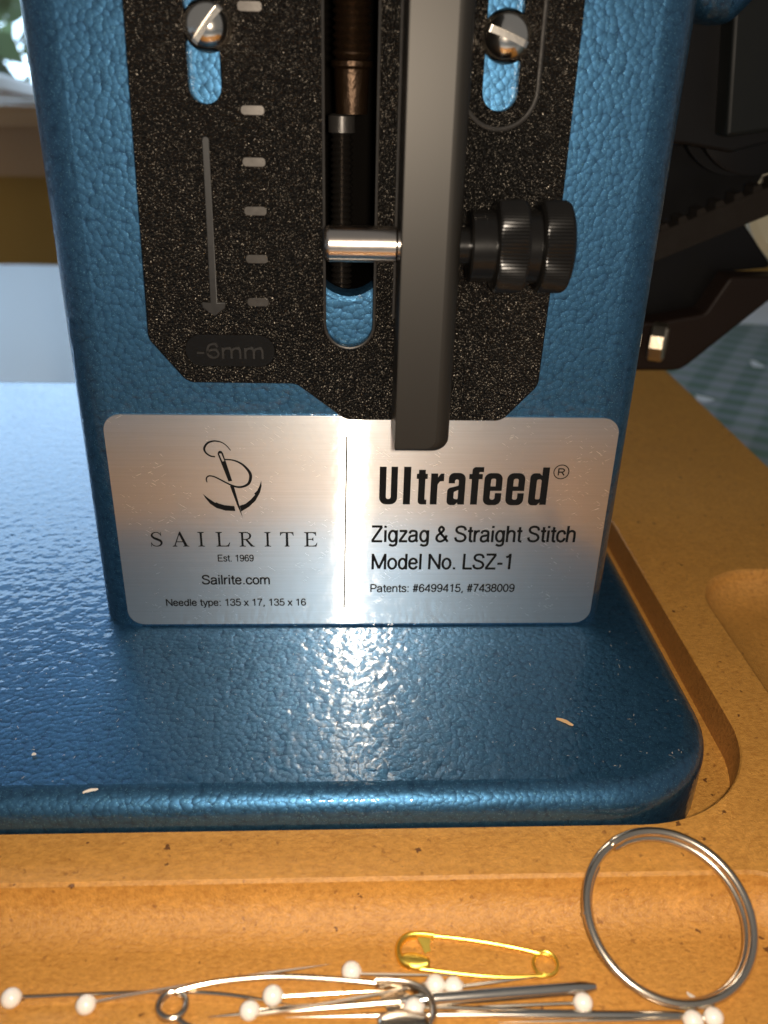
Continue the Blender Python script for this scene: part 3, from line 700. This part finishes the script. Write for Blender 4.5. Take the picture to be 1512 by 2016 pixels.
# pointer pin and knurled knob on the lever
AX, AZ = -8.8, 70.1
mb = MB(); mb.lathe([(-6.2, 1.9), (-5.9, 2.3), (-5.6, 2.45), (3.6, 2.45), (3.9, 2.2), (4.3, 2.2)], (0, AX, AZ), (1, 0, 0), 48); mb.build('pointer_pin', 'steel', mc, angle=25)
kb = [(12.4, 2.6), (13.8, 2.6), (13.85, 4.5), (14.1, 4.85), (17.2, 4.85), (17.25, 5.6), (17.5, 6.1, 0), (17.9, 6.3, 1), (21.2, 6.3, 1), (21.6, 6.0, 0), (21.7, 5.0), (23.4, 5.0), (23.5, 5.7), (23.8, 6.1, 0), (24.1, 6.25, 1), (27.2, 6.25, 1), (27.6, 6.0, 0), (28.0, 5.0), (28.15, 3.0)]
mb = MB(); mb.lathe(kb, (0, AX, AZ), (1, 0, 0), 160, ridges=0.16); mb.build('knurled_knob', 'black_satin', mc, angle=22)

# drive side behind the column
mb = MB()
facing_plate(mb, fillet([(44, 21, 1), (87.5, 21.2, 4), (107, 40, 3), (128, 58, 2), (128, 46.6), (96.2, 46.2, 2), (91.2, 36.6, 3), (60, 33.5), (44, 33)], 5) if False else fillet([(44, 20.8, 1), (87.5, 21.0, 6), (128, 60, 2), (128, 66, 1), (112, 46.3, 1), (95.8, 46.2, 1.5), (91, 36.6, 2), (79, 34.2, 2), (44, 34)], 5), 88, 96, 0.8)
mb.build('motor_bracket', 'bracket', mc, angle=35)
mb = MB(); mb.lathe([(0, 4.4), (0.5, 5.0), (3.6, 5.0), (4.2, 4.2)], (76.2, 84.0, 30.4), (0.90, -0.43, 0), 10); mb.build('bracket_bolt', 'zinc', mc, angle=20)
mb = MB(); facing_plate(mb, fillet([(44, 30), (92, 33, 2), (97, 45, 2), (112, 46.6, 1), (100, 59.5), (104, 70), (150, 92), (150, 140), (44, 140)], 4), 99, 108, 0.6); mb.build('dark_backing', 'plastic', mc)  # black sheet added behind the bracket so the gaps read dark
mb = MB(); mb.lathe([(0, 22.5), (1.5, 24.3), (60, 24.3)], (131.5, 112, 66), (0, 1, 0), 64); mb.build('motor_housing', 'cream', mc)
# pulley and belt
mb = MB(); mb.lathe([(0, 13.2), (0.3, 13.9), (2.2, 13.9), (2.3, 12.6), (9, 12.6), (9.1, 14.8), (11.0, 14.8), (11.4, 14.2)], (89, 74, 85.8), (0, 1, 0), 72); mb.build('pulley', 'plastic', mc, angle=30)
p0, p1 = Vector((50, 0, 42.2)), Vector((140, 0, 81.8)); dr = (p1-p0).normalized(); nr = Vector((-dr.z, 0, dr.x))
mb = MB(); ol = [p0-nr*1.5, p1-nr*1.5, p1+nr*5.0, p0+nr*5.0]
facing_plate(mb, [(p.x, p.z) for p in ol], 82, 87.5, 0.3); belt = mb.build('drive_belt', 'rubber', mc)
mb = MB(); q = [Vector((0, 0, 0)), dr*2.6, dr*2.1+nr*1.5, dr*0.5+nr*1.5]
a = mb.loop([(p.x, 82.2, p.z) for p in q]); b = mb.loop([(p.x, 87.3, p.z) for p in q]); mb.bridge(a, b); mb.fill(a); mb.fill(b)
t0 = mb.build('belt_tooth', 'rubber', None); t0.parent = belt
for k in range(16):
    o = t0 if k == 0 else t0.copy()
    if k: COL.objects.link(o)
    o.location = (p0+dr*(14+k*4.6)+nr*4.9)*S
# black cover and the blue arm overhead
mb = MB(); facing_plate(mb, fillet([(48, 79.5), (70.5, 78.6, 1), (81, 77.2, 2), (95, 81.0, 3), (125, 86), (125, 140), (48, 140)], 5), 67, 72, 0.8); mb.build('belt_cover', 'plastic', mc)
mb = MB(); facing_plate(mb, fillet([(76.5, 80.5, 1), (125, 88), (125, 140), (70.5, 140, 2), (73.2, 104, 3)], 5), 61, 66.8, 1.0); mb.build('cover_panel', 'grey_plastic', mc)
mb = MB(); ol = fillet([(46, 104, 1), (62, 104, 2), (67, 101.5, 4), (72.5, 101.0, 4), (79, 108, 6), (86, 140), (46, 140)], 8); facing_plate(mb, ol, 56, 100, 5.0); mb.build('arm', 'blue', mc, angle=50)

# ================================================================== SMALL THINGS
# split key ring leaning on the trough edge
RC = Vector((39.3, -57.9, -6.0)); tilt = R(20); RR = 10.75
ea = Vector((1, 0.02, 0.01)).normalized(); eb = Vector((0.16, math.cos(tilt), math.sin(tilt))); eb = (eb-ea*eb.dot(ea)).normalized(); en = ea.cross(eb)
ring = thing('key_ring', RC-en*0.8, 'steel split key ring leaning over the edge of the trough', 'key ring')
def coil(name, q0, span, rad, lift0, lift1, wr):
    mb = MB(); path = []; n_ = int(span/3)
    for k in range(n_+1):
        t = k/n_; q = R(q0)-R(span)*t
        path.append(RC+rad*(ea*math.cos(q)+eb*math.sin(q))+en*(lift0+(lift1-lift0)*t))
    mb.tube(path, [wr*0.8]+[wr]*(len(path)-2)+[wr*0.8], 14); return mb.build(name, 'pinsteel', ring)
coil('upper_coil', 121, 372, RR, 0.55, 0.05, 0.62)
coil('lower_coil', 119, 340, RR-0.40, -0.62, -0.72, 0.58)
mb = MB(); q = R(178); c = RC+RR*(ea*math.cos(q)+eb*math.sin(q)); tg_ = (-ea*math.sin(q)+eb*math.cos(q))
mb.tube([c-tg_*0.25, c-tg_*0.12, c+tg_*0.12, c+tg_*0.25], [0.64, 0.74, 0.74, 0.64], 12); mb.build('end_bead', 'chrome', ring)

# gold safety pin
gp = thing('gold_safety_pin', (14, -60, -11), 'small gold closed safety pin', 'safety pin')
zz = -10.45
coil = [(22.7+1.55*math.cos(a), -61.5+1.62*math.sin(a), zz+0.25*math.sin(a/2+0.4)) for a in [R(110-k*15) for k in range(0, 40)]]
arm_t = [(5.7, -57.0, zz), (9.7, -57.25, zz), (15.0, -58.15, zz), (19.5, -59.2, zz), (22.2, -60.0, zz)]
arm_b = [(22.4, -63.15, zz), (17.5, -63.2, zz), (13.0, -62.8, zz), (7.6, -61.97, zz), (5.4, -61.6, zz)]
mb = MB(); mb.tube(catmull(arm_t, 8), 0.28, 10); mb.build('spine_wire', 'gold', gp)
mb = MB(); mb.tube(coil, 0.25, 10); mb.build('coil', 'gold', gp)
mb = MB(); pth = catmull(arm_b, 8); mb.tube(pth, [0.27]*(len(pth)-4)+[0.24, 0.2, 0.13, 0.06], 10); mb.build('pin_wire', 'gold', gp)
def clasp(name, pts, zc, wid, parent, mat):
    """folded sheet cap: a ribbon following the bend, crowned across its width"""
    mb = MB(); P = catmull(pts, 8); m = len(P); rows = []
    for i, p in enumerate(P):
        t = (P[min(i+1, m-1)]-P[max(i-1, 0)]).normalized(); nn = Vector((-t.y, t.x, 0))
        rows.append(mb.loop([p+nn*(0.45*math.cos(q))+Vector((0, 0, zc+wid*math.sin(q))) for q in [2*math.pi*k/14 for k in range(14)]]))
    for i in range(m-1): mb.bridge(rows[i], rows[i+1])
    mb.f.append(tuple(rows[0][::-1])); mb.f.append(tuple(rows[-1])); return mb.build(name, mat, parent, angle=50)
clasp('clasp', [(8.6, -57.2, 0), (6.6, -56.95, 0), (5.0, -57.2, 0), (4.0, -58.2, 0), (3.75, -59.5, 0), (4.2, -60.8, 0), (5.2, -61.4, 0)], zz, 0.7, gp, 'gold')
mb = MB()
rows = []
for j in range(11):
    t = j/10; x = 4.15+t*3.5
    wv = (0.75+0.45*math.sin(math.pi*min(1, t*1.15)))*(1 if t < 0.92 else 0.8); yc = -60.55-0.55*t
    rows.append(mb.loop([(x, yc+wv*math.cos(q), zz+0.1+0.62*math.sin(q)) for q in [R(180)*k/12 for k in range(13)]]))
for j in range(10): mb.bridge(rows[j], rows[j+1], closed=False)
f_ = mb.build('clasp_fold', 'gold', gp, angle=60, recalc=False); so = f_.modifiers.new('thick', 'SOLIDIFY'); so.thickness = 0.00018; so.offset = -1
mb = MB(); facing = [(6.3, -57.6), (8.2, -57.7), (7.9, -58.6), (8.0, -59.3), (7.2, -59.6), (6.9, -58.8)]
a = mb.loop([(x, y, zz+0.45-0.28*(y+57.6)*-1) for x, y in facing]); b = mb.loop([(x, y, zz+0.27-0.28*(y+57.6)*-1) for x, y in facing]); mb.bridge(a, b); mb.fill(a); mb.fill(b); mb.build('clasp_tab', 'gold', gp)

# silver safety pin at the lower border
zs_ = -9.6
sv = thing('silver_safety_pin', (-9, -67, -11), 'large silver safety pin lying over the loose pins', 'safety pin')
coil = [(-24.1+1.65*math.cos(a), -66.4+1.7*math.sin(a), zs_+0.25*math.sin(a/2)) for a in [R(80+k*15) for k in range(0, 44)]]
mb = MB(); mb.tube(coil, 0.38, 10); mb.build('coil', 'pinsteel', sv)
mb = MB(); mb.tube(catmull([(-24.9, -64.9, zs_), (-22.2, -64.1, zs_), (-18.99, -63.45, zs_), (-15, -63.1, zs_), (-10.8, -63.0, zs_), (-4.5, -63.5, zs_), (1.28, -64.2, zs_), (4.4, -64.5, zs_)], 8), 0.38, 10); mb.build('spine_wire', 'pinsteel', sv)
mb = MB(); mb.tube(catmull([(-23.4, -67.95, zs_), (-20.0, -69.6, zs_), (-8, -71.8, zs_), (1.5, -71.4, zs_), (4.5, -70.6, zs_)], 8), 0.38, 10); mb.build('pin_wire', 'pinsteel', sv)
clasp('clasp', [(0.6, -64.15, 0), (3.0, -64.25, 0), (5.2, -64.7, 0), (6.9, -65.8, 0), (7.5, -67.6, 0), (7.1, -69.5, 0), (5.6, -70.9, 0), (3.4, -71.3, 0)], zs_, 1.0, sv, 'pinsteel')
mb = MB(); rows = []
for j in range(11):
    t = j/10; x = 0.7+t*6.0
    wv = 1.4+0.8*math.sin(math.pi*t)
    rows.append(mb.loop([(x, -70.0+wv*math.cos(q), zs_+0.2+1.0*math.sin(q)) for q in [R(200)*k/12-R(10) for k in range(13)]]))
for j in range(10): mb.bridge(rows[j], rows[j+1], closed=False)
f_ = mb.build('clasp_fold', 'pinsteel', sv, angle=60, recalc=False); so = f_.modifiers.new('thick', 'SOLIDIFY'); so.thickness = 0.00025
mb = MB(); pl = [(0.9, -64.7), (4.2, -64.9), (5.6, -66.0), (4.6, -66.9), (2.0, -67.4), (1.3, -66.0)]
a = mb.loop([(x, y, zs_-0.6) for x, y in pl]); b = mb.loop([(x, y, zs_-0.85) for x, y in pl]); mb.bridge(a, b); mb.fill(a); mb.fill(b); mb.build('clasp_plate', 'pinsteel', sv)

# ball-headed pins
PINS = [
 ('farthest left, its bent shaft running under the silver coil', (-43.85, -64.82), [(-42.71, -64.33), (-22.02, -64.34), (-9.69, -66.35)], 0.0),
 ('second from the left, its long shaft tip rising past the silver wire', (-34.61, -65.9), [(-33.53, -65.41), (-27.01, -64.3), (-17.47, -62.95), (-5.1, -61.4)], 0.3),
 ('inside the silver safety pin, just right of its neighbour', (-12.1, -65.32), [(-10.69, -65.16), (1.27, -64.81)], 0.1),
 ('inside the silver safety pin, lowest of the pair beside its coil', (-14.78, -67.18), [(-13.38, -66.71), (2.48, -65.96)], 0.0),
 ('highest, alone left of the gold safety pin', (-2.39, -62.34), [(-0.9, -62.38), (11.36, -62.97)], 0.0),
 ('below the gold clasp, left of a touching pair', (8.08, -64.38), [(6.91, -64.22), (1.56, -65.41), (-15.79, -68.28)], 0.5),
 ('below the gold pin, right of a touching pair', (10.35, -64.71), [(11.63, -64.47), (21.37, -63.5)], 0.2),
 ('seen inside the silver clasp', (5.19, -67.39), [(6.8, -66.98), (22.99, -67.92)], 0.1),
 ('under the end of the thick needle', (26.11, -67.23), [(24.99, -66.94), (6.78, -67.24)], 0.0),
 ('under the key ring, left of two at the border', (38.99, -69.87), [(37.73, -69.33), (10.49, -67.59)], 0.0),
 ('under the key ring, right of two at the border', (41.65, -69.5), [(40.23, -69.4), (15.28, -69.3)], 0.25)]
for desc, h, pts, dz in PINS:
    t = thing('ball_pin', (h[0], h[1], -11), 'white ball-headed pin '+desc, 'pin', 'white ball pins scattered in the trough')
    c = Vector((h[0], h[1], -9.78)); d0 = (Vector((pts[0][0], pts[0][1], 0))-Vector((h[0], h[1], 0))).normalized()
    mb = MB(); hr = random.uniform(1.14, 1.26)
    mb.lathe([(-hr*math.cos(R(180)*k/18)*1.03, hr*max(0.02, math.sin(R(180)*k/18))) for k in range(18)]+[(hr*1.06, 0.36)], c, d0, 28); mb.build('pin_head', 'ball', t, angle=60)
    path = catmull([(c.x, c.y, -9.85)]+[(x, y, -10.35+dz+0.12*i) for i, (x, y) in enumerate(pts)], 10); m = len(path)
    mb = MB(); mb.tube(path, [0.25 if i < m-6 else 0.25*(m-1-i)/6+0.02 for i in range(m)], 8); mb.build('pin_shaft', 'pinsteel', t)
# machine needles with thick shanks
def needle(label, pts, rs_):
    t = thing('machine_needle', (pts[-1][0], pts[-1][1], -11), label, 'needle', 'loose machine needles')
    P = catmull(pts, 10); m = len(P)
    k0 = int(m*0.56)
    mb = MB(); q = P[:k0+1]; mb.tube(q, [0.03+(rs_[0]-0.03)*min(1, i/6) for i in range(len(q))], 10); mb.build('blade', 'pinsteel', t)
    mb = MB(); q = P[k0:]; n_ = len(q); mb.tube(q, [rs_[0]+(rs_[1]-rs_[0])*min(1, i/2) if i < n_-2 else (rs_[1]*0.92 if i == n_-2 else rs_[1]*0.55) for i in range(n_)], 14); mb.build('shank', 'chrome', t)
needle('thick silver needle whose blunt shank points towards the key ring', [(-19.83, -67.36, -10.5), (-5.65, -66.78, -10.2), (8.12, -66.17, -9.9), (28.22, -65.17, -9.9)], (0.42, 0.85))
needle('silver needle at the lower border with its shank under the key ring', [(-10.55, -67.6, -10.6), (11.76, -67.9, -10.5), (39.0, -69.0, -10.3)], (0.36, 0.62))

# bits of lint and a wood splinter on the bed
def sliver(name, mat, a, b, wd, label, cat, group=None):
    mb = MB(); A, B = Vector(a), Vector(b); d = (B-A); s = Vector((-d.y, d.x, 0)).normalized()*wd
    rr_ = random.Random(int(A.x*10)); loops = []
    for k in range(6):
        t = k/5; c = A+d*t; g_ = (0.35+0.65*math.sin(math.pi*(0.1+0.8*t)))*rr_.uniform(0.7, 1.2); z = 0.12+0.25*math.sin(math.pi*t)
        j = s*rr_.uniform(-0.35, 0.35)
        loops.append(mb.loop([c+j+s*g_, c+j+Vector((0, 0, z+wd*0.5)), c+j-s*g_, c+j+Vector((0, 0, -0.0))]))
    for k in range(5): mb.bridge(loops[k], loops[k+1])
    mb.f.append(tuple(loops[0][::-1])); mb.f.append(tuple(loops[-1]))
    return tag(mb.build(name, mat), label, cat, group)
sliver('wood_splinter', 'chip', (30.6, -26.7, 0.1), (33.0, -28.2, 0.1), 0.28, 'tiny tan wood splinter on the blue bed', 'splinter')
sliver('lint_bit', 'lint', (46.6, 10.0, 0.1), (47.2, 10.5, 0.1), 0.32, 'white crumb on the bed beside the nameplate corner', 'lint', 'lint on the machine bed')
sliver('lint_bit', 'lint', (-40.2, -41.1, 0.0), (-38.2, -40.5, 0.0), 0.13, 'pale lint scrap near the front edge of the bed', 'lint', 'lint on the machine bed')
sliver('lint_bit', 'lint', (-49.6, -33.6, 0.1), (-49.0, -33.4, 0.1), 0.13, 'small pale lint scrap on the bed, farthest to the left', 'lint', 'lint on the machine bed')
mb = MB(); rs = random.Random(11)
for k in range(520):
    x, y = rs.uniform(-95, 52), rs.uniform(-39, -3) if rs.random() < 0.8 else rs.uniform(-3, 60)
    if y > -2 and -49 < x < 47: continue
    a = rs.uniform(0, 6.28); l_ = rs.uniform(0.12, 0.55)*(2.2 if rs.random() < 0.06 else 1); wd = rs.uniform(0.014, 0.034)
    d = Vector((math.cos(a), math.sin(a), 0))*l_; s = Vector((-d.y, d.x, 0)).normalized()*wd; c = Vector((x, y, 0.09))
    l = mb.loop([c-s, c+d*0.5+Vector((0, 0, 0.08))-s, c+d, c+d*0.5+s+Vector((0, 0, 0.08)), c+s]); mb.f.append(tuple(l))
tag(mb.build('dust', 'lint', recalc=False), 'fine pale dust fibres on the blue bed', 'dust', kind='stuff')
sliver('lint_bit', 'lint', (39.9, -65.6, -10.9), (41.2, -66.9, -10.9), 0.28, 'white lint scrap inside the key ring', 'lint', 'lint in the trough')
